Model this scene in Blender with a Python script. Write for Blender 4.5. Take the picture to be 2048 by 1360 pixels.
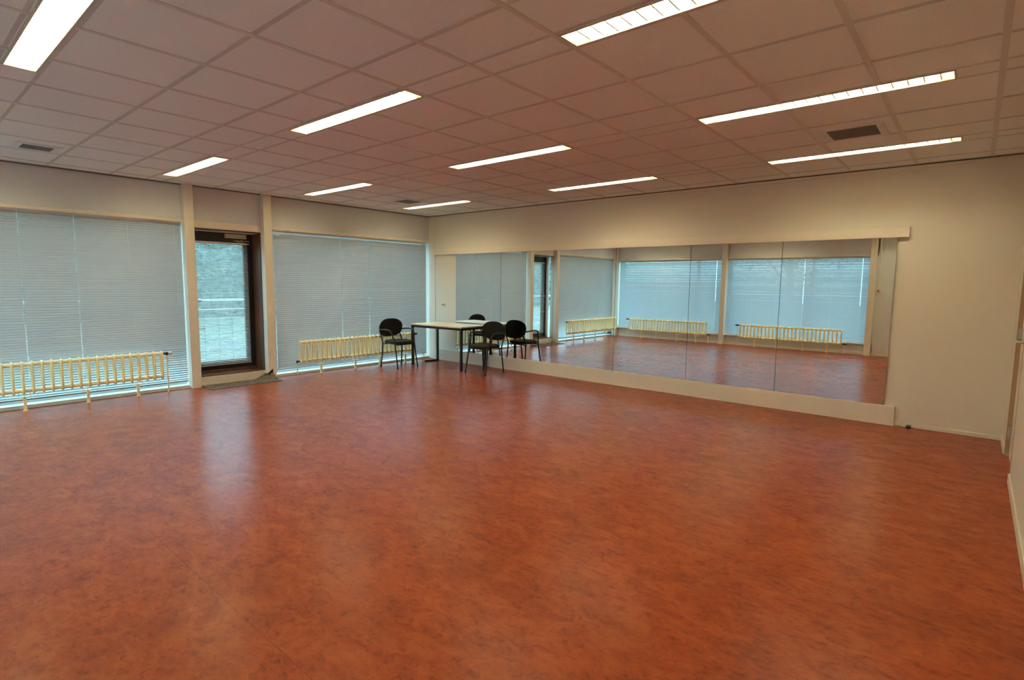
import bpy, math, random
from mathutils import Vector, Matrix
R = math.radians
sc = bpy.context.scene
col = sc.collection
for o in list(bpy.data.objects): bpy.data.objects.remove(o)

# ------------------------------------------------------------------ camera, sky, exposure
W, L, H = 8.587, 7.42, 2.789          # room: x 0..W (mirror wall at y = 0), y -L..0
cam = bpy.data.cameras.new('camera'); co = bpy.data.objects.new('camera', cam); col.objects.link(co)
cam.sensor_width = 36.0; cam.lens = 1085.61 / 2048 * 36; cam.clip_start = 0.03; cam.clip_end = 300
r_ = Vector((0.76114569, 0.64848333, 0.01125234)); u_ = Vector((-0.07556316, 0.0714332, 0.99457906)); f_ = Vector((-0.64416415, 0.75786982, -0.10337252))
m = Matrix.Identity(4)
for i in range(3): m[i][0], m[i][1], m[i][2] = r_[i], u_[i], -f_[i]
m[0][3], m[1][3], m[2][3] = 8.2796, -7.1830, 1.5
co.matrix_world = m
sc.camera = co

LAMP_STRENGTH = 66.0
LAMP_COLOR = (1.0, 0.88, 0.62)
SKY_COLOR = (0.42, 0.76, 1.0)
SKY_STRENGTH = 8.0
world = bpy.data.worlds.new('sky'); sc.world = world; world.use_nodes = True
bg = world.node_tree.nodes['Background']
bg.inputs['Color'].default_value = (*SKY_COLOR, 1); bg.inputs['Strength'].default_value = SKY_STRENGTH

sc.view_settings.view_transform = 'Standard'; sc.view_settings.look = 'None'
sc.view_settings.gamma = 1.0; sc.view_settings.use_curve_mapping = False
sc.view_settings.exposure = -0.08
cy = sc.cycles
cy.use_denoising = True
cy.max_bounces = 12; cy.diffuse_bounces = 8; cy.glossy_bounces = 6; cy.transparent_max_bounces = 16; cy.transmission_bounces = 6
cy.sample_clamp_indirect = 25.0; cy.caustics_reflective = False; cy.caustics_refractive = False
cy.blur_glossy = 0.5

# ------------------------------------------------------------------ materials
def nodes(name):
    mt = bpy.data.materials.new(name); mt.use_nodes = True
    nt = mt.node_tree; b = nt.nodes['Principled BSDF']
    return mt, nt, b
def coords(nt, scale=(1, 1, 1), kind='Object'):
    tc = nt.nodes.new('ShaderNodeTexCoord'); mp = nt.nodes.new('ShaderNodeMapping')
    mp.inputs['Scale'].default_value = scale
    nt.links.new(tc.outputs[kind], mp.inputs['Vector']); return mp.outputs['Vector']
def noise(nt, vec, scale, detail=4, rough=0.55, dist=0.0):
    n = nt.nodes.new('ShaderNodeTexNoise'); n.inputs['Scale'].default_value = scale
    n.inputs['Detail'].default_value = detail; n.inputs['Roughness'].default_value = rough; n.inputs['Distortion'].default_value = dist
    nt.links.new(vec, n.inputs['Vector']); return n.outputs['Fac']
def ramp(nt, fac, stops):
    r = nt.nodes.new('ShaderNodeValToRGB'); el = r.color_ramp.elements
    while len(el) < len(stops): el.new(0.5)
    for e, (p, c) in zip(el, stops): e.position = p; e.color = (*c, 1) if len(c) == 3 else c
    nt.links.new(fac, r.inputs['Fac']); return r.outputs['Color']
def mix(nt, fac, a, b, mode='MIX'):
    n = nt.nodes.new('ShaderNodeMix'); n.data_type = 'RGBA'; n.blend_type = mode
    if isinstance(fac, float): n.inputs[0].default_value = fac
    else: nt.links.new(fac, n.inputs[0])
    for k, v in ((6, a), (7, b)):
        if isinstance(v, tuple): n.inputs[k].default_value = (*v, 1)
        else: nt.links.new(v, n.inputs[k])
    return n.outputs[2]
def bump(nt, b, fac, strength, dist=0.01):
    n = nt.nodes.new('ShaderNodeBump'); n.inputs['Strength'].default_value = strength; n.inputs['Distance'].default_value = dist
    nt.links.new(fac, n.inputs['Height']); nt.links.new(n.outputs['Normal'], b.inputs['Normal'])
def simple(name, color, rough=0.5, metal=0.0, var=0.05, scale=30, bmp=0.0, spec=0.5, stretch=(1, 1, 1)):
    mt, nt, b = nodes(name)
    f = noise(nt, coords(nt, stretch), scale)
    lo = tuple(max(0, c * (1 - var)) for c in color); hi = tuple(min(1, c * (1 + var)) for c in color)
    nt.links.new(ramp(nt, f, [(0.3, lo), (0.7, hi)]), b.inputs['Base Color'])
    b.inputs['Roughness'].default_value = rough; b.inputs['Metallic'].default_value = metal
    b.inputs['Specular IOR Level'].default_value = spec
    if bmp: bump(nt, b, f, bmp)
    return mt

M = {}
M['wall'] = simple('wall_paint', (0.72, 0.68, 0.59), 0.75, var=0.03, scale=180, bmp=0.12, spec=0.25)
M['panel'] = simple('facade_panel', (0.67, 0.69, 0.70), 0.6, var=0.02, scale=8, spec=0.3)
M['trim'] = simple('white_lacquer', (0.76, 0.71, 0.60), 0.38, var=0.02, scale=15)
M['board'] = simple('cream_board', (0.74, 0.68, 0.56), 0.45, var=0.02, scale=10)
M['tile'] = simple('ceiling_tile', (0.82, 0.86, 0.88), 0.9, var=0.03, scale=70, bmp=0.10, spec=0.1)
M['grid'] = simple('ceiling_grid', (0.68, 0.67, 0.66), 0.6, var=0.02, spec=0.3)
M['groove'] = simple('grid_groove', (0.60, 0.59, 0.58), 0.7, var=0.02, spec=0.2)
M['gap'] = simple('painted_shadow_gap', (0.10, 0.10, 0.09), 0.8)
M['radiator'] = simple('radiator_enamel', (0.94, 0.79, 0.45), 0.28, var=0.03, scale=12)
M['brown_plastic'] = simple('brown_plastic', (0.16, 0.09, 0.07), 0.4)
M['dark_metal'] = simple('dark_metal', (0.02, 0.02, 0.02), 0.4, 0.3)
M['black_tube'] = simple('black_steel', (0.008, 0.008, 0.009), 0.38, 0.0)
M['fabric'] = simple('black_fabric', (0.018, 0.018, 0.014), 0.9, var=0.3, scale=400, bmp=0.3, spec=0.2)
M['seat_fabric'] = simple('charcoal_fabric', (0.034, 0.034, 0.024), 0.9, var=0.25, scale=400, bmp=0.3, spec=0.2)
M['steel'] = simple('brushed_steel', (0.55, 0.53, 0.5), 0.3, 0.9)
M['brown_wood'] = simple('brown_stained_wood', (0.13, 0.05, 0.022), 0.4, var=0.3, scale=12, stretch=(1, 1, 0.15))
M['black_frame'] = simple('black_lacquer', (0.012, 0.014, 0.017), 0.3)
M['table_wood'] = simple('beech_laminate', (0.94, 0.78, 0.50), 0.3, var=0.10, scale=6, stretch=(1, 9, 9))
M['vent'] = simple('grey_grille', (0.20, 0.20, 0.20), 0.6)
M['vent_dark'] = simple('painted_duct_shade', (0.05, 0.05, 0.05), 0.8)
M['vent_frame'] = simple('vent_frame_white', (0.74, 0.76, 0.77), 0.5)
M['mat'] = simple('worn_mat', (0.16, 0.125, 0.085), 0.95, var=0.45, scale=22, bmp=0.5, spec=0.1)
M['socket'] = simple('cream_plastic', (0.68, 0.60, 0.40), 0.35)
M['louvre'] = simple('louvre_white', (0.80, 0.78, 0.66), 0.35)
M['fixture'] = simple('fixture_rim', (0.52, 0.48, 0.36), 0.4)
M['rail'] = simple('white_painted_steel', (0.85, 0.87, 0.88), 0.4)
M['ground'] = simple('grass_ground', (0.20, 0.25, 0.19), 0.9, var=0.5, scale=3, bmp=0.2)
M['paving'] = simple('terrace_paving', (0.26, 0.31, 0.36), 0.8, var=0.2, scale=6)
M['bark'] = simple('bark', (0.12, 0.10, 0.08), 0.9, var=0.3, scale=20)
M['leaf_a'] = simple('leaf_grey_green', (0.17, 0.22, 0.18), 0.7, var=0.5, scale=5)
M['leaf_b'] = simple('leaf_rust', (0.22, 0.18, 0.13), 0.7, var=0.5, scale=5)
M['cord'] = simple('blind_cord', (0.60, 0.62, 0.60), 0.7)
M['rust'] = simple('bottom_rail_brown', (0.30, 0.22, 0.17), 0.45)

def slat_material(name, color, trans):
    mt, nt, b = nodes(name)
    f = noise(nt, coords(nt, (0.6, 3, 3)), 4)
    c = ramp(nt, f, [(0.3, tuple(x * 0.94 for x in color)), (0.7, color)])
    nt.links.new(c, b.inputs['Base Color']); b.inputs['Roughness'].default_value = 0.4
    t = nt.nodes.new('ShaderNodeBsdfTranslucent'); t.inputs['Color'].default_value = (0.78, 0.82, 0.86, 1)  # translucency added as a daylight glow; aluminium lets none through
    ms = nt.nodes.new('ShaderNodeMixShader'); ms.inputs[0].default_value = trans
    nt.links.new(b.outputs[0], ms.inputs[1]); nt.links.new(t.outputs[0], ms.inputs[2])
    nt.links.new(ms.outputs[0], nt.nodes['Material Output'].inputs['Surface'])
    return mt
M['slat'] = slat_material('aluminium_slat_added_glow', (0.46, 0.445, 0.42), 0.06)
M['slat_rear_glow'] = slat_material('rear_slat_added_glow', (0.34, 0.36, 0.37), 0.24)  # darker base, more translucency: a stronger backlit glow put into the rear slats
M['slat_thin'] = slat_material('thin_bright_slat', (0.55, 0.58, 0.58), 0.10)

def glass_material():
    mt, nt, b = nodes('window_glass')
    nt.nodes.remove(b)
    fr = nt.nodes.new('ShaderNodeFresnel'); fr.inputs['IOR'].default_value = 1.45
    tr = nt.nodes.new('ShaderNodeBsdfTransparent'); tr.inputs['Color'].default_value = (0.93, 0.97, 0.96, 1)
    gl = nt.nodes.new('ShaderNodeBsdfGlossy'); gl.inputs['Roughness'].default_value = 0.0
    ms = nt.nodes.new('ShaderNodeMixShader')
    ge = nt.nodes.new('ShaderNodeNewGeometry'); iv = nt.nodes.new('ShaderNodeMath'); iv.operation = 'SUBTRACT'; iv.inputs[0].default_value = 1.0
    nt.links.new(ge.outputs['Backfacing'], iv.inputs[1])
    mu = nt.nodes.new('ShaderNodeMath'); mu.operation = 'MULTIPLY'      # the pane reflects on its entry face only
    nt.links.new(fr.outputs[0], mu.inputs[0]); nt.links.new(iv.outputs[0], mu.inputs[1])
    nt.links.new(mu.outputs[0], ms.inputs[0]); nt.links.new(tr.outputs[0], ms.inputs[1]); nt.links.new(gl.outputs[0], ms.inputs[2])
    nt.links.new(ms.outputs[0], nt.nodes['Material Output'].inputs['Surface'])
    return mt
M['glass'] = glass_material()

def mirror_material():
    mt, nt, b = nodes('mirror_silver')
    b.inputs['Base Color'].default_value = (0.84, 0.87, 0.84, 1)
    b.inputs['Metallic'].default_value = 1.0; b.inputs['Roughness'].default_value = 0.012
    return mt
M['mirror'] = mirror_material()

def emitter(name, color, strength):
    mt, nt, b = nodes(name)
    b.inputs['Base Color'].default_value = (0.9, 0.9, 0.85, 1)
    b.inputs['Emission Color'].default_value = (*color, 1); b.inputs['Emission Strength'].default_value = strength
    return mt
M['tube_glow'] = emitter('fluorescent_tube', LAMP_COLOR, LAMP_STRENGTH)

def floor_material():
    mt, nt, b = nodes('marbled_linoleum')
    v = coords(nt, (0.62, 1.0, 1.0))
    big = noise(nt, v, 2.2, 3, 0.6, 0.4)
    mid = noise(nt, v, 9.0, 6, 0.68, 0.6)
    fine = noise(nt, v, 34.0, 6, 0.75, 0.8)
    c1 = ramp(nt, mid, [(0.30, (0.20, 0.045, 0.022)), (0.50, (0.325, 0.068, 0.025)), (0.70, (0.41, 0.110, 0.030))])
    c2 = ramp(nt, fine, [(0.36, (0.10, 0.038, 0.028)), (0.47, (0.315, 0.068, 0.025)), (0.62, (0.375, 0.088, 0.028)), (0.74, (0.54, 0.19, 0.050))])
    c = mix(nt, 0.42, c1, c2)
    c = mix(nt, 0.55, c, ramp(nt, big, [(0.35, (0.78, 0.78, 0.86)), (0.65, (1.0, 1.0, 0.94))]), 'MULTIPLY')
    # welded seams every two metres, running along x
    tc = nt.nodes.new('ShaderNodeTexCoord'); sx = nt.nodes.new('ShaderNodeSeparateXYZ'); nt.links.new(tc.outputs['Object'], sx.inputs[0])
    def mth(op, a, bb=None):
        n = nt.nodes.new('ShaderNodeMath'); n.operation = op
        for k, x in enumerate((a, bb)):
            if x is None: continue
            if isinstance(x, (int, float)): n.inputs[k].default_value = x
            else: nt.links.new(x, n.inputs[k])
        return n.outputs[0]
    y = mth('ADD', sx.outputs['Y'], 6.208 + 20.0)
    d = mth('PINGPONG', y, 1.0)
    seam = mth('LESS_THAN', d, 0.0022)
    seam = mth('MULTIPLY', seam, 0.35)
    c = mix(nt, seam, c, (0.12, 0.03, 0.015))
    nt.links.new(c, b.inputs['Base Color'])
    rr = ramp(nt, noise(nt, v, 5.0, 4), [(0.3, (0.25, 0.25, 0.25)), (0.7, (0.27, 0.27, 0.27))])
    nt.links.new(rr, b.inputs['Roughness'])
    b.inputs['IOR'].default_value = 1.19
    return mt
M['floor'] = floor_material()

# ------------------------------------------------------------------ mesh builder
class MB:
    def __init__(s): s.v = []; s.f = []; s.mi = []; s.cur = 0
    def add(s, vs, fs):
        b = len(s.v); s.v += [tuple(x) for x in vs]
        for q in fs: s.f.append(tuple(b + i for i in q)); s.mi.append(s.cur)
    def box(s, x0, x1, y0, y1, z0, z1):
        vs = [(x, y, z) for z in (z0, z1) for y in (y0, y1) for x in (x0, x1)]
        s.add(vs, [(0, 2, 3, 1), (4, 5, 7, 6), (0, 1, 5, 4), (2, 6, 7, 3), (0, 4, 6, 2), (1, 3, 7, 5)]); return s
    def tube(s, pts, r, n=10, caps=True, closed=False):
        pts = [Vector(p) for p in pts]; N = len(pts); rr = r if isinstance(r, (list, tuple)) else [r] * N
        t0 = (pts[1] - pts[0]).normalized()
        up = Vector((0, 0, 1)) if abs(t0.z) < 0.9 else Vector((1, 0, 0))
        a = t0.cross(up).normalized(); rings = []
        for i, p in enumerate(pts):
            if closed: t = (pts[(i + 1) % N] - pts[i - 1]).normalized()
            elif i == 0: t = t0
            elif i == N - 1: t = (pts[-1] - pts[-2]).normalized()
            else: t = ((pts[i + 1] - p).normalized() + (p - pts[i - 1]).normalized()).normalized()
            a = (a - t * a.dot(t)).normalized(); b = t.cross(a)
            rings.append([p + (a * math.cos(2 * math.pi * k / n) + b * math.sin(2 * math.pi * k / n)) * rr[i] for k in range(n)])
        vs = [q for rg in rings for q in rg]; fs = []
        for i in range(N if closed else N - 1):
            j = (i + 1) % N
            for k in range(n):
                k2 = (k + 1) % n; fs.append((i * n + k, j * n + k, j * n + k2, i * n + k2))
        if caps and not closed: fs += [tuple(range(n)), tuple(range((N - 1) * n, N * n))[::-1]]
        s.add(vs, fs); return s
    def cyl(s, p0, p1, r, n=16): return s.tube([p0, p1], r, n)
    def build(s, name, mats, parent=None, smooth=True, bevel=0.0):
        me = bpy.data.meshes.new(name); me.from_pydata(s.v, [], s.f)
        if not isinstance(mats, (list, tuple)): mats = [mats]
        for mt in mats: me.materials.append(mt)
        for p, k in zip(me.polygons, s.mi): p.material_index = k; p.use_smooth = smooth
        me.update()
        import bmesh
        bm = bmesh.new(); bm.from_mesh(me); bmesh.ops.recalc_face_normals(bm, faces=bm.faces); bm.to_mesh(me); bm.free()
        if smooth: me.set_sharp_from_angle(angle=R(38))
        o = bpy.data.objects.new(name, me); col.objects.link(o)
        if parent: o.parent = parent
        if bevel:
            md = o.modifiers.new('bevel', 'BEVEL'); md.width = bevel; md.segments = 2; md.limit_method = 'ANGLE'
        return o
def rounded(pts, rad, n=6):
    """polyline with its inner corners rounded"""
    pts = [Vector(p) for p in pts]; out = [pts[0]]
    for i in range(1, len(pts) - 1):
        a, b, c = pts[i - 1], pts[i], pts[i + 1]
        r = min(rad if not isinstance(rad, (list, tuple)) else rad[i - 1], (a - b).length * .49, (c - b).length * .49)
        p, q = b + (a - b).normalized() * r, b + (c - b).normalized() * r
        for k in range(n + 1):
            t = k / n; out.append(p * (1 - t) ** 2 + b * 2 * t * (1 - t) + q * t * t)
    out.append(pts[-1]); return out
def empty(name, loc=(0, 0, 0), rz=0.0):
    o = bpy.data.objects.new(name, None); col.objects.link(o); o.location = loc; o.rotation_euler = (0, 0, rz); o.empty_display_size = 0.1
    return o
def tag(o, label=None, cat=None, group=None, kind=None):
    if label: o['label'] = label
    if cat: o['category'] = cat
    if group: o['group'] = group
    if kind: o['kind'] = kind
    return o
def struct(o, label, cat): return tag(o, label, cat, kind='structure')
def copy_tree(o, parent=None):
    c = o.copy(); col.objects.link(c)
    if parent: c.parent = parent
    for ch in [x for x in bpy.data.objects if x.parent == o]: copy_tree(ch, c)
    return c

# ------------------------------------------------------------------ floor and ceiling
mb = MB(); mb.box(-0.34, W + 0.04, -L - 0.2, 0.05, -0.12, 0.0)
struct(mb.build('floor', M['floor']), 'orange red marbled linoleum floor with a soft shine', 'floor')

XB = [0.25, 0.87, 1.50, 2.145, 2.765, 3.385, 4.01, 4.648, 5.272, 5.893, 6.505, 7.117, 7.705, 8.30]     # bands along y
ROWS = [-6.62, -4.81, -2.97, -1.12]                                                                    # 0.22 m light strips
STRIP = 0.215
CROSS = [0.615, 1.22]
LX = [(0.55, 2.115), (3.70, 5.245), (6.532, 8.09)]
LY0, LY1 = 0.045, 0.20     # luminaire opening inside its strip
mb = MB()
def ceil_rect(x0, x1, y0, y1):
    mb.box(x0, x1, y0, y1, H, H + 0.02)
ys = [-L]
prev = -L
for yr in ROWS:
    ceil_rect(0, W, prev, yr + LY0)
    xs = 0.0
    for a, b in LX: ceil_rect(xs, a, yr + LY0, yr + LY1); xs = b
    ceil_rect(xs, W, yr + LY0, yr + LY1)
    prev = yr + LY1
ceil_rect(0, W, prev, 0)
mb.cur = 1                                   # wide bands
t = 0.004
def band(x, y0, y1): mb.box(x - 0.016, x + 0.016, y0, y1, H - t, H)
for x in XB:
    y = -L + 0.05
    for yr in ROWS:
        if any(a - 0.01 < x < b + 0.01 for a, b in LX):
            band(x, y, yr + LY0 - 0.012); y = yr + LY1 + 0.012
    band(x, y, -0.05)
mb.cur = 2                                   # narrow cross grooves
def groove(y, w=0.015, h=0.0025):
    xs = [0.05] + XB + [W - 0.05]
    for a, b in zip(xs, xs[1:]): mb.box(a + 0.017, b - 0.017, y - w, y + w, H - h, H)
for yr in ROWS:
    groove(yr + 0.014, 0.011); groove(yr + STRIP + 0.006, 0.011)
    for c in CROSS:
        if yr + STRIP + c < -0.1: groove(yr + STRIP + c)
groove(-7.43 + 0.20)
mb.cur = 1                                   # wall angle all round
mb.box(0, W, -0.05, -0.02, H - 0.003, H); mb.box(0, W, -L + .02, -L + 0.05, H - 0.003, H)
mb.box(0.02, 0.05, -L, 0, H - 0.003, H); mb.box(W - 0.05, W - 0.02, -L, 0, H - 0.003, H)
mb.cur = 3  # near-black strips paint in the shadow line along the walls
mb.box(0, W, -0.02, 0, H - 0.012, H); mb.box(0, 0.02, -L, 0, H - 0.012, H); mb.box(W - 0.02, W, -L, 0, H - 0.012, H); mb.box(0, W, -L, -L + 0.02, H - 0.012, H)
mb.cur = 0
mb.box(-0.4, W + 0.1, -L - 0.3, 0.1, H + 0.16, H + 0.2)     # slab over the ceiling void
struct(mb.build('ceiling', [M['tile'], M['grid'], M['groove'], M['gap']], smooth=False), 'suspended ceiling of pale tiles in a flat grid', 'ceiling')

# ------------------------------------------------------------------ mirror wall (far wall, y = 0)
mb = MB(); mb.box(-0.34, W + 0.2, 0.0, 0.12, -0.1, H + 0.16)
struct(mb.build('wall_far', M['wall']), 'cream wall that carries the long mirror', 'wall')
mb = MB(); mb.box(0.0, 0.185, -0.012, 0.0, 0.0, H - 0.012)
struct(mb.build('trim_1', M['trim'], bevel=0.002), 'pale corner post where window wall meets mirror wall', 'trim')
mb = MB(); mb.box(0.19, 7.700, -0.052, 0.0, 2.037, 2.150)
struct(mb.build('trim_2', M['board'], bevel=0.002), 'long cream board along the top of the mirrors', 'trim')
mb = MB(); mb.box(0.19, 7.700, -0.062, 0.0, 0.0, 0.2105)
struct(mb.build('trim_3', M['board'], bevel=0.002), 'long cream plinth board under the mirrors', 'trim')
mb = MB(); mb.box(0.40, 8.15, -0.018, 0.0, H - 0.045, H - 0.015)
struct(mb.build('trim_4', M['trim']), 'thin strip under the ceiling above the mirrors', 'trim')
mb = MB(); mb.box(7.700, W, -0.012, 0.0, 0.0, 0.042)
struct(mb.build('baseboard_far', M['trim'], bevel=0.002), 'low cream baseboard right of the mirror plinth', 'baseboard')

xm0, xm1 = 0.7974, 7.6005
pw = (xm1 - xm0) / 6
mlab = ['leftmost tall mirror panel, above the table', 'second mirror panel from the left, behind the right chair', 'third mirror panel from the left, showing the glazed door edge',
        'fourth mirror panel from the left, showing the room corner', 'fifth mirror panel from the left, showing two radiators', 'rightmost mirror panel, showing the wall with a small switch box']
MT_X, MT_Z = -0.0015, 0.0012
for k in range(6):
    mb = MB(); mb.box(-pw / 2 + 0.003, pw / 2 - 0.003, 0.0, 0.006, 0, 2.0465 - 0.2105)
    o = mb.build('mirror_panel', M['mirror'], smooth=False); o.location = (xm0 + pw * (k + 0.5), -0.036, 0.2110)
    o.rotation_euler = (MT_X, 0, MT_Z)
    tag(o, mlab[k], 'mirror', 'mirror panels in a row')
    mb = MB(); mb.box(-pw / 2 + (0.0015 if k else 0.015), pw / 2 - (0.0015 if k < 5 else 0.015), 0.0065, 0.03, 0, 1.83)
    mb.build('backing_board', M['dark_metal'], o, smooth=False)

# double wall socket by the corner
t_ = empty('wall_socket', (0.424, -0.0, 1.071))
mb = MB(); mb.box(-0.052, 0.052, -0.010, 0, -0.032, 0.032); mb.build('cover_plate', M['socket'], t_, bevel=0.003)
for s in (-1, 1):
    mb = MB(); mb.cyl((s * 0.025, -0.0115, 0.006), (s * 0.025, -0.0095, 0.006), 0.013, 16); mb.build('outlet', M['dark_metal'], t_)
tag(t_, 'cream double wall socket on the wall left of the mirrors', 'socket')
# small black stopper
t_ = empty('door_stopper', (7.835, -0.08, 0))
mb = MB(); mb.tube([(-0.09, 0.06, 0.012), (-0.05, 0.02, 0.011), (-0.012, 0, 0.014)], 0.007, 8); mb.build('stem', M['socket'], t_)
mb = MB(); mb.tube([(-0.022, 0, 0.02), (-0.014, 0, 0.02), (0.016, 0, 0.02), (0.022, 0, 0.02)], [0.010, 0.0195, 0.0195, 0.012], 14); mb.build('rubber_head', M['black_tube'], t_)
tag(t_, 'small black rubber stopper lying on the floor beyond the mirror plinth', 'stopper')

# ------------------------------------------------------------------ window wall (left, x = 0)
A0, A1 = -4.392, -4.272      # pilasters
B0, B1 = -3.318, -3.195
D0, D1 = -4.272, -3.318      # door opening
TOP = 2.292
mb = MB()
mb.box(-0.10, 0.0, -L, 0.0, TOP, H + 0.16)                 # band above the windows
mb.box(-0.34, -0.10, -L, 0.0, 2.34, H + 0.16)
mb.box(-0.34, 0.0, -L, A1, -0.1, 0.030)
mb.box(-0.34, 0.0, B1, 0.0, -0.1, 0.030)
mb.box(-0.34, 0.0, D0, D1, 2.225, TOP)
mb.box(-0.34, -0.10, D0, D1, 2.20, 2.36)
mb.box(-0.34, 0.0, -L - 0.1, -L, -0.1, H + 0.16)
struct(mb.build('wall_left', M['panel'], smooth=False), 'window wall with pale panels above the blinds', 'wall')
for nm, (a, b), lab in (('trim_5', (A0, A1), 'white pilaster left of the glazed door'), ('trim_6', (B0, B1), 'white pilaster right of the glazed door')):
    mb = MB(); mb.box(-0.10, 0.10, a, b, 0, H - 0.004); struct(mb.build(nm, M['trim'], bevel=0.003), lab, 'pilaster')
for nm, (a, b), lab in (('trim_7', (-L + 0.02, A0), 'ledge above the left window blind'), ('trim_8', (B1, -0.035), 'ledge above the right window blind')):
    mb = MB(); mb.box(-0.02, 0.035, a, b, 2.278, 2.322); struct(mb.build(nm, M['trim'], bevel=0.004), lab, 'trim')
mb = MB(); mb.box(-0.02, 0.012, D0, D1, 2.222, 2.318); struct(mb.build('trim_9', M['board'], bevel=0.002), 'cream strip above the glazed door', 'trim')
for nm, (a, b), lab in (('baseboard_left', (-L, A0), 'low baseboard below the left window'), ('baseboard_right', (B1, 0.0), 'low baseboard below the window in the corner')):
    mb = MB(); mb.box(0, 0.012, a, b, 0, 0.026); struct(mb.build(nm, M['trim']), lab, 'baseboard')

def window(name, org, rz, w, z0, z1, mull, lab):
    """local x along the wall from org, y into the room; glass about 0.2 m outside"""
    t = empty(name, org, rz)
    mb = MB(); mb.box(0, w, -0.24, -0.18, z0, z0 + 0.040); mb.box(0, w, -0.24, -0.18, z1 - 0.06, z1 + 0.03)
    mb.box(0, 0.045, -0.24, -0.18, z0, z1); mb.box(w - 0.045, w, -0.24, -0.18, z0, z1)
    for x in mull: mb.box(x - 0.03, x + 0.03, -0.24, -0.18, z0, z1)
    mb.build('window_frame', M['rail'], t, bevel=0.003)
    mb = MB(); mb.box(0.03, w - 0.03, -0.213, -0.207, z0 + 0.015, z1 - 0.03); mb.build('glass', M['glass'], t, smooth=False)
    mb = MB(); mb.box(0, w, -0.20, 0.0, z0 - 0.022, z0 + 0.006); mb.build('window_sill', M['trim'], t, bevel=0.002)
    struct(t, lab, 'window'); return t
# left wall: local x = -y world, y = +x world
window('window_1', (0, A1 - 0.002, 0), R(-90), L + A1 - 0.02, 0.03, 2.31, [], 'long window left of the glazed door behind a blind')
window('window_2', (0, -0.015, 0), R(-90), -0.015 - B1, 0.03, 2.31, [], 'window between the glazed door and the far corner')

# venetian blinds
def slat_mesh(mb, x0, x1, yc, zc, width, tilt, sag=0.0042, n=6, hole=False):
    """tilt: outer edge up, room edge (+y) down"""
    c, s = math.cos(tilt), math.sin(tilt); vs = []
    for x in (x0, x1):
        for k in range(n):
            u = k / (n - 1) - 0.5; h = sag * (1 - 4 * u * u)
            y = u * width; vs.append((x, yc + y * c + h * s, zc - y * s + h * c))
    mb.add(vs, [(k, k + 1, n + k + 1, n + k) for k in range(n - 1) if not (hole and k in (1, 2, 3))])
def blind(org, rz, w, z0, z1, ladders, slots, tilt_fn, pitch, width, mat, lab, grp, seed=1, yc=-0.03, parent=None, name='venetian_blind', tassel=None, rail=None):
    t = empty(name, org, rz)
    if parent: t.parent = parent
    rnd = random.Random(seed)
    mb = MB(); mb.box(0.004, w - 0.004, yc - 0.014, yc + 0.014, z1 - 0.026, z1); mb.build('head_rail', M['trim'], t, bevel=0.002)
    mb = MB(); z = z0 + 0.022 + pitch * 0.5; zs = []
    while z < z1 - 0.03: zs.append(z); z += pitch
    cuts = sorted(slots)
    for z in zs:
        tl = R(tilt_fn(z) + rnd.uniform(-1.2, 1.2)); a = 0.004 + rnd.uniform(0, 0.002); e = w - 0.004 - rnd.uniform(0, 0.002); zz = z + rnd.uniform(-0.0005, 0.0005)
        for c in cuts:
            slat_mesh(mb, a, c - 0.0045, yc, zz, width, tl)
            slat_mesh(mb, c - 0.0045, c + 0.0045, yc, zz, width, tl, hole=True); a = c + 0.0045
        slat_mesh(mb, a, e, yc, zz, width, tl)
    mb.build('slats', mat, t)
    mb = MB(); mb.box(0.003, w - 0.003, yc - 0.012, yc + 0.012, z0, z0 + 0.016); mb.build('bottom_rail', rail or M['slat'], t, bevel=0.002)
    for x in ladders:
        mb = MB(); mb.box(x - 0.0016, x + 0.0016, yc + width * 0.5 * 0.55, yc + width * 0.5 * 0.55 + 0.0012, z0 + 0.01, z1 - 0.02)
        mb.build('ladder_cord', M['cord'], t)
    if tassel:
        x, z = tassel
        mb = MB(); mb.tube([(x, yc + 0.03, z + 0.02), (x, yc + 0.03, z - 0.02)], [0.004, 0.009], 8); mb.tube([(x, yc + 0.03, z + 0.02), (x, yc + 0.016, z1 - 0.02)], 0.0012, 5)
        mb.build('cord_tassel', M['socket'], t)
    if not parent: tag(t, lab, 'blind', grp)
    return t
def t_left(z):
    if z > 1.95: return 61 - 5 * min(1, (z - 1.95) / 0.12)
    if z < 0.70: return 60 - 32 * min(1, (0.70 - z) / 0.55)
    return 60
def t_mid(z): return 60
def t_back(z): return 58 if z > 0.8 else 60
G = 'venetian blinds over the windows'
blind((0, A0 - 0.006, 0), R(-90), L + A0 - 0.03, 0.088, 2.276, [0.09, 0.62, 1.16, 1.668, 2.20, 2.74], [1.16, 1.668, 2.20], t_left, 0.0306, 0.037, M['slat'],
      'wide grey blind over the window left of the glazed door', G, 1, rail=M['rust'])
blind((0, -0.055, 0), R(-90), -0.055 - B1 - 0.006, 0.098, 2.276, [0.17, 0.735, 1.33, 1.888, 2.462, 3.06], [1.33, 1.888, 3.06], t_mid, 0.0325, 0.039, M['slat'],
      'grey blind between the glazed door and the far corner', G, 2, tassel=(0.055, 1.42), rail=M['rust'])

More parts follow.
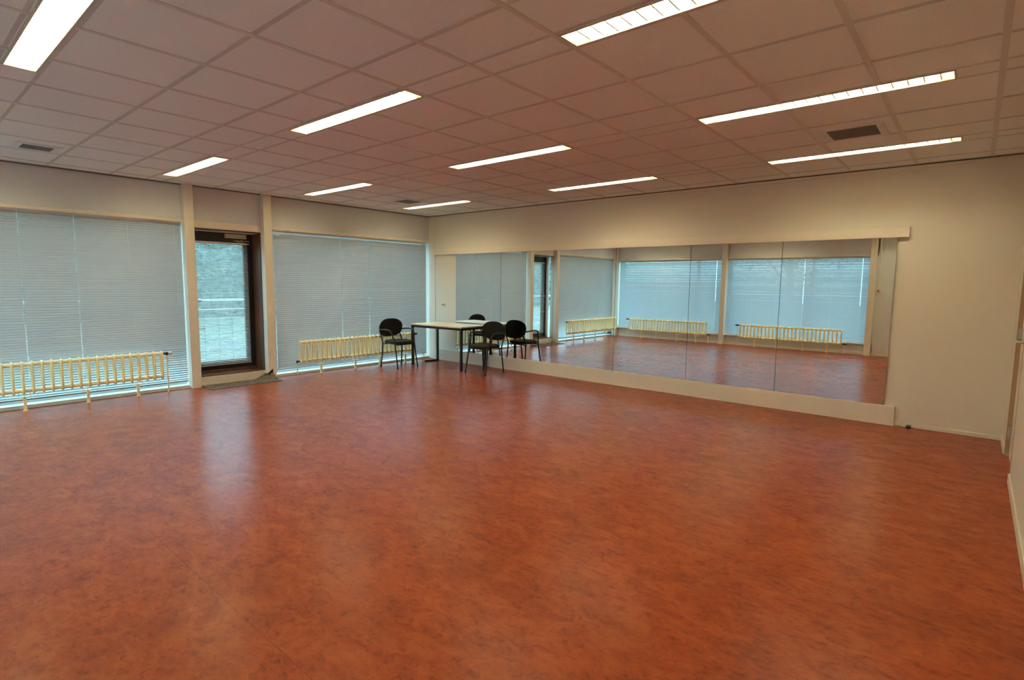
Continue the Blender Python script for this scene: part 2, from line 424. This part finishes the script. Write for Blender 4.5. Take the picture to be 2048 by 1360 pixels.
# glazed exterior door
XD = -0.28
d = empty('door_1', (0, 0, 0))
mb = MB()
mb.box(-0.33, -0.02, D1 - 0.012, D1 + 0.02, 0.125, 2.225); mb.box(-0.33, -0.242, D0 - 0.02, D0 + 0.012, 0.125, 2.225)
mb.box(-0.33, -0.02, D0, D1, 2.207, 2.225); mb.box(-0.33, -0.02, D0, D1, 0.118, 0.142)
mb.box(-0.33, -0.27, D0, D1, 0.142, 0.165)
mb.build('door_frame', M['brown_wood'], d, bevel=0.002)
y0, y1 = D0 + 0.013, D1 - 0.013
mb = MB(); gy0, gy1 = y0 + 0.115, y1 - 0.135
mb.box(XD - 0.04, XD, y0, gy0, 0.168, 2.205); mb.box(XD - 0.04, XD, gy1, y1, 0.168, 2.205)
mb.box(XD - 0.04, XD, gy0, gy1, 2.03, 2.205); mb.box(XD - 0.04, XD, gy0, gy1, 0.168, 0.30)
mb.build('door_leaf', M['black_frame'], d, bevel=0.002)
mb = MB(); mb.box(XD - 0.024, XD - 0.018, gy0 - 0.01, gy1 + 0.01, 0.29, 2.04); mb.build('glass', M['glass'], d, smooth=False)
bl = blind((XD + 0.006, y1 - 0.085, 0), R(-90), (y1 - 0.085) - (y0 + 0.045), 0.235, 2.06, [0.08, 0.27, 0.46, 0.66], [], lambda z: 24, 0.0215, 0.025, M['slat_thin'], '', '', 3, yc=0.016, parent=d, name='door_blind')
mb = MB(); mb.box(XD, XD + 0.045, -3.735, -3.435, 2.125, 2.188); mb.tube([(XD + 0.05, -3.50, 2.10), (XD + 0.09, -3.60, 2.075), (XD + 0.02, -3.38, 2.05)], 0.007, 6)
mb.tube([(XD + 0.04, -3.62, 2.09), (XD + 0.06, -3.40, 2.09)], 0.006, 6)
mb.build('door_closer', M['socket'], d, bevel=0.003)
h = MB(); h.box(XD, XD + 0.008, y0 + 0.008, y0 + 0.045, 1.02, 1.28); h.tube(rounded([(XD, y0 + 0.026, 1.20), (XD + 0.055, y0 + 0.026, 1.20), (XD + 0.055, y0 + 0.15, 1.20)], 0.015), 0.009, 8)
h.build('door_handle', M['steel'], d)
h = MB(); h.tube(rounded([(XD, y0 + 0.04, 0.80), (XD + 0.05, y0 + 0.04, 0.80), (XD + 0.05, y0 + 0.19, 0.80)], 0.015), 0.007, 8); h.build('lower_lever', M['steel'], d)
struct(d, 'black framed glazed door in a brown recess', 'door')
mb = MB(); mb.box(-0.34, 0.0, D0, D1, -0.1, 0.123)
struct(mb.build('trim_10', M['board'], bevel=0.002), 'cream step below the glazed door', 'trim')

# door mat with a curled corner
mb = MB(); nx, ny = 14, 40; x0, x1, my0, my1 = 0.035, 0.395, -4.262, -3.255
def mat_z(x, y):
    u = (x - x0) / (x1 - x0); v = (y - my0) / (my1 - my0)
    k = max(0.0, v - 0.80 + (0.35 - u) * 0.22) / 0.2
    return 0.085 * (k ** 1.7) * max(0, 1 - u * 1.15) + 0.004 * math.sin(v * 9) ** 2 * (1 - u)
top = []
for i in range(nx + 1):
    for j in range(ny + 1):
        x = x0 + (x1 - x0) * i / nx; y = my0 + (my1 - my0) * j / ny; z = mat_z(x, y)
        x_ = x - 0.0 * z
        top.append((x_ if y < B0 - 0.02 else max(x_, 0.108), y, z + 0.008))
bot = [(a, b, max(0.0008, c - 0.007)) for a, b, c in top]
n = len(top); fs = []
for i in range(nx):
    for j in range(ny):
        a = i * (ny + 1) + j; q = (a, a + 1, a + ny + 2, a + ny + 1)
        fs.append(q); fs.append(tuple(n + k for k in q[::-1]))
edge = [i * (ny + 1) for i in range(nx + 1)] + [nx * (ny + 1) + j for j in range(1, ny + 1)] + [i * (ny + 1) + ny for i in range(nx - 1, -1, -1)] + [j for j in range(ny - 1, 0, -1)]
for a, b in zip(edge, edge[1:] + edge[:1]): fs.append((a, b, n + b, n + a))
mb.add(top + bot, fs)
tag(mb.build('door_mat', M['mat']), 'worn brown mat with a curled corner before the glazed door', 'mat')

# ------------------------------------------------------------------ back wall (behind the camera, seen in the mirrors)
YB = -L
mb = MB()
mb.box(0.0, 6.60, YB - 0.10, YB, 2.24, H + 0.16); mb.box(0.0, 6.60, YB - 0.34, YB - 0.1, 2.28, H + 0.16)
mb.box(-0.34, 6.60, YB - 0.34, YB, -0.1, 0.232)
mb.box(6.48, W + 0.2, YB - 0.34, YB, -0.1, H + 0.16)
mb.box(3.20, 3.33, YB - 0.34, YB, -0.1, H + 0.16)
struct(mb.build('wall_back', M['panel'], smooth=False), 'wall opposite the mirrors with two wide windows', 'wall')
for nm, (a, b), lab in (('trim_11', (0.0, 0.13), 'corner post at the end of the window wall'), ('trim_12', (3.205, 3.32), 'white pilaster between the two rear windows'), ('trim_13', (6.46, 6.58), 'white pilaster beside the small switch box')):
    mb = MB(); mb.box(a, b, YB, YB + 0.14, 0, H - 0.004); struct(mb.build(nm, M['trim'], bevel=0.003), lab, 'pilaster')
for nm, (a, b), lab in (('trim_14', (0.13, 3.205), 'ledge above the rear window near the corner'), ('trim_15', (3.32, 6.46), 'ledge above the rear window near the switch box')):
    mb = MB(); mb.box(a, b, YB - 0.02, YB + 0.035, 2.226, 2.264); struct(mb.build(nm, M['trim'], bevel=0.003), lab, 'trim')
mb = MB(); mb.box(0.13, 3.205, YB, YB + 0.014, 0, 0.06); mb.box(3.32, 6.46, YB, YB + 0.014, 0, 0.06); mb.box(6.58, W, YB, YB + 0.014, 0, 0.06)
struct(mb.build('baseboard_back', M['trim']), 'cream baseboard of the rear wall', 'baseboard')
window('window_3', (0.02, YB, 0), 0, 3.18, 0.26, 2.25, [2.45], 'rear window near the corner post behind a blind')
window('window_4', (3.33, YB, 0), 0, 3.15, 0.26, 2.25, [1.95], 'rear window near the switch box behind a blind')
for nm, (a, b), lab in (('trim_16', (0.13, 3.205), 'sill board below the rear window near the corner'), ('trim_17', (3.32, 6.46), 'sill board below the rear window near the switch box')):
    mb = MB(); mb.box(a, b, YB - 0.0, YB + 0.05, 0.232, 0.258); struct(mb.build(nm, M['trim'], bevel=0.003), lab, 'trim')
blind((0.14, YB, 0), 0, 3.06, 0.262, 2.225, [0.12, 0.65, 1.2, 1.75, 2.3, 2.88], [2.88], t_back, 0.0315, 0.037, M['slat_rear_glow'],
      'blind over the rear window beside the corner post, seen in the mirrors', G, 4)
blind((3.325, YB, 0), 0, 3.13, 0.262, 2.225, [0.055, 0.62, 1.2, 1.8, 2.4, 2.98], [2.98, 1.8], t_back, 0.0315, 0.037, M['slat_rear_glow'],
      'blind over the rear window beside the switch box, seen in the mirrors', G, 5)
t_ = empty('switch_box', (6.64, YB, 1.45))
mb = MB(); mb.box(-0.04, 0.04, 0, 0.045, -0.04, 0.04); mb.build('box', M['socket'], t_, bevel=0.004)
mb = MB(); mb.box(-0.014, 0.014, 0.045, 0.053, -0.016, 0.016); mb.build('rocker', M['brown_plastic'], t_, bevel=0.002)
mb = MB(); mb.cyl((0, 0.012, 0.04), (0, 0.012, H - 1.45 - 0.015), 0.010, 10); mb.build('conduit', M['trim'], t_)
tag(t_, 'small cream switch box with a conduit up to the ceiling, seen in the rightmost mirror', 'switch')

# ------------------------------------------------------------------ right wall (x = W) with a door
E0, E1 = -1.535, -0.575
mb = MB()
mb.box(W, W + 0.12, -L - 0.1, E0, -0.1, H + 0.16); mb.box(W, W + 0.12, E1, 0.05, -0.1, H + 0.16); mb.box(W, W + 0.12, E0, E1, 2.35, H + 0.16)
struct(mb.build('wall_right', M['wall'], smooth=False), 'cream wall at the right edge with a door', 'wall')
mb = MB(); mb.box(W - 0.012, W, -L, E0 - 0.0, 0, 0.07); mb.box(W - 0.012, W, E1, -0.012, 0, 0.07)
struct(mb.build('baseboard_door_side', M['trim'], bevel=0.002), 'cream baseboard of the right wall', 'baseboard')
d2 = empty('door_2', (0, 0, 0))
mb = MB(); mb.box(W - 0.002, W + 0.10, E1 - 0.035, E1, 0, 2.35); mb.box(W - 0.002, W + 0.10, E0, E0 + 0.02, 0, 2.35); mb.box(W - 0.002, W + 0.10, E0, E1, 2.315, 2.35)
mb.build('door_frame', simple('tan_frame', (0.42, 0.29, 0.16), 0.45), d2)
mb = MB(); mb.box(W + 0.03, W + 0.07, E0 + 0.023, E1 - 0.038, 0.008, 2.312); mb.build('door_leaf', M['trim'], d2)
for z in (0.21, 1.105, 2.0):
    mb = MB(); mb.box(W + 0.004, W + 0.028, E1 - 0.040, E1 - 0.0345, z - 0.045, z + 0.045); mb.cyl((W + 0.022, E1 - 0.045, z - 0.04), (W + 0.022, E1 - 0.045, z + 0.04), 0.007, 10)
    mb.build('hinge', M['steel'], d2)
mb = MB(); yy = E0 + 0.085
mb.tube(rounded([(W + 0.03, yy, 1.09), (W - 0.030, yy, 1.09), (W - 0.030, yy + 0.125, 1.09)], 0.018), 0.010, 10)
mb.cyl((W + 0.03, yy, 1.09), (W + 0.022, yy, 1.09), 0.024, 16); mb.build('door_handle', M['steel'], d2)
mb = MB(); mb.cyl((W + 0.03, yy - 0.02, 1.015), (W + 0.018, yy - 0.02, 1.015), 0.013, 14); mb.build('lock_cylinder', M['steel'], d2)
struct(d2, 'pale door with steel lever in the right wall', 'door')

# ------------------------------------------------------------------ luminaires
def make_light():
    w = 1.552; dd = LY1 - LY0
    t = empty('ceiling_light', (0, 0, 0))
    mb = MB()   # rim lying on the tiles
    mb.box(-0.008, w + 0.008, -0.010, 0.003, -0.006, 0.001); mb.box(-0.008, w + 0.008, dd - 0.003, dd + 0.010, -0.006, 0.001)
    mb.box(-0.008, 0.003, 0.003, dd - 0.003, -0.006, 0.001); mb.box(w - 0.003, w + 0.008, 0.003, dd - 0.003, -0.006, 0.001)
    mb.build('rim', M['fixture'], t)
    mb = MB()   # trough
    mb.box(0.001, w - 0.001, 0.001, dd - 0.001, 0.098, 0.102)
    mb.box(0.001, w - 0.001, 0.001, 0.004, 0.0, 0.1); mb.box(0.001, w - 0.001, dd - 0.004, dd - 0.001, 0.0, 0.1)
    mb.box(0.001, 0.004, 0.004, dd - 0.004, 0.0, 0.1); mb.box(w - 0.004, w - 0.001, 0.004, dd - 0.004, 0.0, 0.1)
    mb.build('reflector', M['louvre'], t, smooth=False)
    mb = MB()
    x = 0.09; zt = 0.028; a, e = 0.005, dd - 0.005; nb = 0
    while x < w - 0.06:
        for y in (a, e):
            mb.v += [(x - 0.004, y, 0.002), (x + 0.004, y, 0.002), (x + 0.004, y, zt), (x - 0.004, y, zt)]
        nb += 1; x += 0.082
    for k in range(nb):
        q = 8 * k; fs = [(q, q + 4, q + 5, q + 1), (q + 1, q + 5, q + 6, q + 2), (q + 2, q + 6, q + 7, q + 3), (q + 3, q + 7, q + 4, q)]
        if k < nb - 1: fs += [(q + 1, q + 2, q + 11, q + 8), (q + 5, q + 12, q + 15, q + 6)]
        for f in fs: mb.f.append(f); mb.mi.append(0)
    mb.build('louvre', M['louvre'], t, smooth=False)
    mb = MB(); mb.cyl((0.09, dd / 2, 0.042), (w - 0.09, dd / 2, 0.042), 0.016, 12); mb.build('tube', M['tube_glow'], t)
    return t
proto = make_light()
rown = ['nearest the camera', 'second from the front', 'second from the mirror wall', 'closest to the mirror wall']
coln = ['beside the window wall', 'in the middle of the room', 'on the door side']
first = True
for j, yr in enumerate(ROWS):
    for i, (a, b) in enumerate(LX):
        o = proto if first else copy_tree(proto); first = False
        o.location = (a, yr + LY0, H)
        tag(o, 'lit recessed strip light, row %s, %s' % (rown[j], coln[i]), 'ceiling light', 'recessed strip lights')

# ceiling vents
def vent(x0, x1, y0, y1, lab):
    t = empty('ceiling_vent', ((x0 + x1) / 2, (y0 + y1) / 2, H)); w, h_ = (x1 - x0) / 2, (y1 - y0) / 2; f = 0.055
    mb = MB(); mb.box(-w - f, w + f, -h_ - f, -h_, -0.010, 0); mb.box(-w - f, w + f, h_, h_ + f, -0.010, 0); mb.box(-w - f, -w, -h_, h_, -0.010, 0); mb.box(w, w + f, -h_, h_, -0.010, 0)
    mb.build('frame', M['vent_frame'], t, bevel=0.002)
    mb = MB(); mb.box(-w, w, -h_, h_, -0.002, -0.001); mb.build('duct_shade_plate', M['vent_dark'], t, smooth=False)  # flat dark plate paints the shade inside the duct; ceiling stays closed
    mb = MB(); y = -h_ + 0.010
    while y < h_ - 0.004:
        mb.add([(-w, y, -0.003), (w, y, -0.003), (w, y + 0.006, -0.009), (-w, y + 0.006, -0.009)], [(0, 1, 2, 3)]); y += 0.013
    mb.build('grille', M['vent'], t, smooth=False)
    tag(t, lab, 'vent', 'ceiling vents')
vent(7.23, 7.575, -1.955, -1.612, 'dark square ceiling vent between two lights near the mirror wall')
vent(0.985, 1.228, -6.148, -5.908, 'small grey ceiling vent near the left edge of the photo')
vent(1.10, 1.43, -1.70, -1.38, 'ceiling vent just behind the light in the far corner')

# ------------------------------------------------------------------ radiators
def sec_mesh():
    mb = MB(); pts = []
    zb, zt, yf, rc = 0.198, 0.552, 0.034, 0.030
    for cx_, cz_, a0 in ((yf - rc, zt - rc, 0), (-yf + rc, zt - rc, 90), (-yf + rc, zb + rc, 180), (yf - rc, zb + rc, 270)):
        for k in range(5):
            a = R(a0 + 90 * k / 4); pts.append((0, cx_ + rc * math.cos(a), cz_ + rc * math.sin(a)))
    mb.tube(pts, 0.0125, 8, closed=True)
    return mb
proto_sec = None
def radiator(org, rz, n, lab, feet, valve, ret, pitch=0.0865, mat='radiator', knob='brown_plastic'):
    """local x along, y into the room; sections at x = 0, pitch, ..."""
    global proto_sec
    t = empty('radiator', org, rz); Lr = pitch * (n - 1)
    for k in range(n):
        if proto_sec is None: proto_sec = sec_mesh().build('section', M['radiator'], t); o = proto_sec
        else: o = proto_sec.copy(); col.objects.link(o); o.parent = t
        o.location = (k * pitch, 0, 0)
    for z in (0.226, 0.524):
        mb = MB(); pts = []; rr = []
        for k in range(n):
            x = k * pitch
            if k == 0: pts.append((x - 0.022, 0, z)); rr.append(0.017)
            pts += [(x - 0.012, 0, z), (x, 0, z), (x + 0.012, 0, z)]; rr += [0.0235, 0.027, 0.0235]
            if k == n - 1: pts.append((x + 0.022, 0, z)); rr.append(0.017)
        mb.tube(pts, rr, 14); mb.build('header_tube', M['radiator'], t)
    for x in feet:
        mb = MB(); mb.box(x - 0.014, x + 0.014, -0.012, 0.012, 0, 0.150); mb.box(x - 0.055, x + 0.055, -0.02, 0.02, 0.150, 0.158)
        mb.box(x - 0.052, x - 0.046, -0.006, 0.006, 0.158, 0.205); mb.box(x + 0.046, x + 0.052, -0.006, 0.006, 0.158, 0.205); mb.box(x - 0.004, x + 0.004, -0.012, 0.0, 0.158, 0.2)
        mb.box(x - 0.022, x + 0.022, -0.02, 0.02, 0, 0.004)
        mb.build('support_foot', M['radiator'], t, bevel=0.0015)
    for (x, z, sgn, km) in (valve, ret):
        mb = MB(); mb.cyl((x, 0, z), (x + sgn * 0.045, 0, z), 0.013, 12); mb.cyl((x + sgn * 0.045, 0, z - 0.024), (x + sgn * 0.045, 0, z + 0.016), 0.014, 12)
        v = mb.build('valve', M['dark_metal'], t)
        mb = MB(); mb.tube([(x + sgn * 0.060, 0, z), (x + sgn * 0.066, 0, z), (x + sgn * 0.100, 0, z), (x + sgn * 0.108, 0, z)], [0.016, 0.022, 0.022, 0.014], 14)
        if km: mb.build('knob', M[km], v)
        mb = MB(); mb.cyl((x + sgn * 0.045, 0, 0), (x + sgn * 0.045, 0, z - 0.02), 0.0085, 10); mb.build('pipe', M['radiator'], t)
    return tag(t, lab, 'radiator', 'column radiators under the windows')
# local x = -y world on the left wall
radiator((0.135, -4.765, 0), R(-90), 30, 'cream column radiator under the window left of the glazed door', [0.28, 0.80, 1.38, 1.98], (-0.022, 0.524, -1, 'trim'), (2.53, 0.226, 1, None))
radiator((0.135, -0.56, 0), R(-90), 27, 'cream column radiator behind the left chair under the blind', [0.16, 0.74, 1.25, 1.90], (-0.022, 0.524, -1, 'brown_plastic'), (2.27, 0.226, 1, None))
radiator((0.62, YB + 0.135, 0), 0, 27, 'cream column radiator beside the corner post, seen in the mirrors', [0.36, 0.83, 1.45, 1.98], (-0.022, 0.524, -1, 'brown_plastic'), (2.27, 0.226, 1, 'brown_plastic'))
radiator((3.76, YB + 0.135, 0), 0, 27, 'cream column radiator nearest the switch box, seen in the mirrors', [0.36, 0.88, 1.46, 1.97], (-0.022, 0.524, -1, 'brown_plastic'), (2.27, 0.226, 1, 'brown_plastic'))

# ------------------------------------------------------------------ table
tb = empty('table', (1.680, -0.750, 0), R(4.0))      # origin at the front right leg; +x right
TW, TD, TH = 1.185, 0.645, 0.756
mb = MB(); mb.box(-TW - 0.02, 0.02, -0.02, TD + 0.02, TH - 0.022, TH); mb.build('tabletop', M['table_wood'], tb, bevel=0.002)
mb = MB()
for y in (-0.014, TD - 0.012): mb.box(-TW, 0, y, y + 0.026, TH - 0.062, TH - 0.0225)
for x in (-TW - 0.014, -0.012): mb.box(x, x + 0.026, 0, TD, TH - 0.062, TH - 0.0225)
mb.build('apron_frame', M['black_tube'], tb)
for x, y in ((0, 0), (-TW, 0), (0, TD), (-TW, TD)):
    mb = MB(); mb.box(x - 0.019, x + 0.019, y - 0.019, y + 0.019, 0.0, TH - 0.0225); mb.build('leg', M['black_tube'], tb, bevel=0.003)
mb = MB(); mb.box(-0.022, 0.022, -0.26, -0.0195, 0.0, 0.034); o = mb.build('foot_bar', M['black_tube'], tb, bevel=0.004); o.location = (-TW, TD, 0); o.rotation_euler = (0, 0, R(-24))
tag(tb, 'beech topped table with black steel legs in the far corner against the mirror', 'table')

# ------------------------------------------------------------------ chairs
def superellipse(a, b, n, e=2.7):
    out = []
    for k in range(n):
        t = 2 * math.pi * k / n; c, s = math.cos(t), math.sin(t)
        out.append((a * math.copysign(abs(c) ** (2 / e), c), b * math.copysign(abs(s) ** (2 / e), s)))
    return out
def pad(mb, a, b, th, e, bend=0.0, tr=lambda v: v, n=40):
    prof = [(0.0, -1), (0.55, -1), (0.90, -0.92), (0.98, -0.6), (1.0, 0), (0.98, 0.6), (0.90, 0.92), (0.55, 1.0), (0.0, 1.06)]
    vs = []; fs = []; rings = []
    for (r, z) in prof:
        if r == 0.0: rings.append([len(vs)]); vs.append(tr(Vector((0, 0, z * th / 2)))); continue
        ring = []
        for x, y in superellipse(a * r, b * r, n, e):
            ring.append(len(vs)); vs.append(tr(Vector((x, y, z * th / 2 + bend * x * x))))
        rings.append(ring)
    for p, q in zip(rings, rings[1:]):
        for k in range(n):
            k2 = (k + 1) % n
            if len(p) == 1: fs.append((p[0], q[k2], q[k]))
            elif len(q) == 1: fs.append((p[k], p[k2], q[0]))
            else: fs.append((p[k], p[k2], q[k2], q[k]))
    mb.add(vs, fs)
def make_chair():
    """faces +y"""
    t = empty('armchair', (0, 0, 0)); r = 0.0125
    mb = MB(); pad(mb, 0.232, 0.222, 0.060, 2.8, 0.0, lambda v: Vector((v.x, v.y - 0.005, v.z + 0.448)))
    mb.build('seat', M['seat_fabric'], t)
    rot = Matrix.Rotation(R(90 - 8), 3, 'X')          # pad upright, slightly reclined
    mb = MB(); pad(mb, 0.250, 0.166, 0.042, 2.5, 0.55, lambda v: rot @ Vector((v.x, v.y, -v.z)) + Vector((0, -0.262, 0.690)))
    mb.build('backrest', M['fabric'], t)
    for s in (-1, 1):
        # front leg and arm bent from one tube
        pts = [(s * 0.222, 0.240, 0.006), (s * 0.214, 0.195, 0.25), (s * 0.210, 0.160, 0.44), (s * 0.258, 0.095, 0.664), (s * 0.268, -0.05, 0.672), (s * 0.268, -0.19, 0.660), (s * 0.230, -0.268, 0.648)]
        mb = MB(); mb.tube(rounded(pts, [0.08, 0.08, 0.07, 0.05, 0.06, 0.06], 8), r, 10); mb.build('front_leg', M['black_tube'], t)
        pts = [(s * 0.225, -0.228, 0.006), (s * 0.216, -0.198, 0.25), (s * 0.212, -0.180, 0.44), (s * 0.212, -0.262, 0.60), (s * 0.205, -0.285, 0.72)]
        mb = MB(); mb.tube(rounded(pts, [0.08, 0.08, 0.07], 8), r, 10); mb.build('rear_leg', M['black_tube'], t)
        for x, y in ((0.222, 0.240), (0.225, -0.228)):
            mb = MB(); mb.cyl((s * x, y, 0.0), (s * x, y - 0.004 * (1 if y > 0 else -1), 0.03), 0.0155, 12); mb.build('glide', M['black_tube'], t)
    mb = MB()
    mb.tube([(-0.209, 0.158, 0.410), (0.209, 0.158, 0.410)], 0.009, 8); mb.tube([(-0.210, -0.178, 0.410), (0.210, -0.178, 0.410)], 0.009, 8)
    mb.build('seat_frame', M['black_tube'], t)
    return t
c1 = make_chair(); c1.location = (0.507, -1.150, 0); c1.rotation_euler = (0, 0, R(-90))
tag(c1, 'black armchair with oval back standing before the radiator at the left table end', 'chair', 'black armchairs at the table')
c2 = copy_tree(c1); c2.location = (2.045, -0.555, 0); c2.rotation_euler = (0, 0, R(182))
tag(c2, 'black armchair with oval back standing at the right table end before the mirror', 'chair', 'black armchairs at the table')

# ------------------------------------------------------------------ outside
mb = MB(); mb.box(-60, 60, -60, 60, -0.32, -0.22)
# keep the ground out of the building
mb = MB(); mb.box(-60, -2.6, -60, 60, -0.32, -0.20); mb.box(-2.6, 60, -60, -L - 0.9, -0.32, -0.20)
struct(mb.build('ground', M['ground'], smooth=False), 'grass beyond the terrace outside', 'ground')
mb = MB(); mb.box(-2.6, -0.34, -9.0, 4.0, -0.32, -0.10)
struct(mb.build('terrace', M['paving'], smooth=False), 'paved terrace outside the glazed door', 'terrace')
t_ = empty('terrace_railing', (-2.5, -2.6, -0.10))
mb = MB(); mb.cyl((0, -5, 1.23), (0, 5, 1.23), 0.022, 10); mb.build('top_rail', M['rail'], t_)
mb = MB(); mb.box(-0.03, 0.03, -5, 5, 0.32, 0.40); mb.build('bottom_rail', M['rail'], t_)
for k in range(6):
    mb = MB(); mb.box(-0.025, 0.025, -5 + 2 * k - 0.025, -5 + 2 * k + 0.025, 0, 1.21); mb.build('post', M['rail'], t_)
mb = MB()
for z in (0.55, 0.72, 0.89, 1.06): mb.cyl((0, -5, z), (0, 5, z), 0.005, 6)
mb.build('wires', M['rail'], t_)
tag(t_, 'white terrace railing outside the glazed door', 'railing')
def tree(x, y, hgt, rad, seed, leaf, lab):
    rnd = random.Random(seed); t = empty('tree', (x, y, -0.2))
    mb = MB(); mb.tube([(0, 0, 0), (0.05, 0.1, hgt * .3), (-0.05, 0, hgt * .6), (0, 0, hgt * .85)], [0.16, 0.12, 0.08, 0.03], 8)
    for k in range(12):
        a = rnd.uniform(0, 6.28); z = hgt * rnd.uniform(.25, .7); q = rad * rnd.uniform(.5, .95)
        mb.tube([(0, 0, z), (q * .5 * math.cos(a), q * .5 * math.sin(a), z + hgt * .1), (q * math.cos(a), q * math.sin(a), z + hgt * .22)], [0.05, 0.03, 0.01], 5)
    mb.build('trunk', M['bark'], t)
    mb = MB()
    for k in range(3200):
        d_ = Vector((rnd.gauss(0, 1), rnd.gauss(0, 1), rnd.gauss(0, 1))).normalized() * (rnd.random() ** 0.45)
        p = Vector((d_.x * rad, d_.y * rad, hgt * .60 + d_.z * hgt * .40))
        a = Vector((rnd.gauss(0, 1), rnd.gauss(0, 1), rnd.gauss(0, 1))).normalized(); b = a.orthogonal().normalized(); s = rnd.uniform(.04, .09)
        mb.add([p - a * s, p - b * s * .6, p + a * s, p + b * s * .6], [(0, 1, 2, 3)])
    mb.build('foliage', leaf, t)
    tag(t, lab, 'tree', 'trees beyond the terrace')
tree(-9, 2.2, 7.0, 2.6, 1, M['leaf_a'], 'green tree straight behind the glazed door')
tree(-14.5, -1.2, 8.0, 3.0, 2, M['leaf_b'], 'rust tinged tree left of the green one outside')
tree(-8, -5.2, 6.5, 2.4, 3, M['leaf_a'], 'loose tree glimpsed through the left window blind')
tree(-15, 7.0, 8.5, 3.4, 4, M['leaf_a'], 'tall tree behind the others outside')
tree(3.0, -15, 7.0, 2.6, 5, M['leaf_b'], 'tree outside the rear windows')
t_ = empty('hedge', (-19, 0, -0.2)); rnd = random.Random(9)
mb = MB(); mb.box(-0.7, 0.5, -42, 22, 0, 4.9); mb.build('hedge_core', M['leaf_a'], t_, smooth=False)
mb = MB()
for k in range(14000):
    p = Vector((0.5 + rnd.uniform(-.05, .25), rnd.uniform(-42, 22), rnd.uniform(0, 5.4))); a = Vector((rnd.gauss(0, 1), rnd.gauss(0, 1), rnd.gauss(0, 1))).normalized(); b = a.orthogonal().normalized(); q = rnd.uniform(.06, .13)
    mb.add([p - a * q, p - b * q * .6, p + a * q, p + b * q * .6], [(0, 1, 2, 3)])
mb.build('foliage', M['leaf_a'], t_)
tag(t_, 'long green hedge closing the view outside', 'hedge')
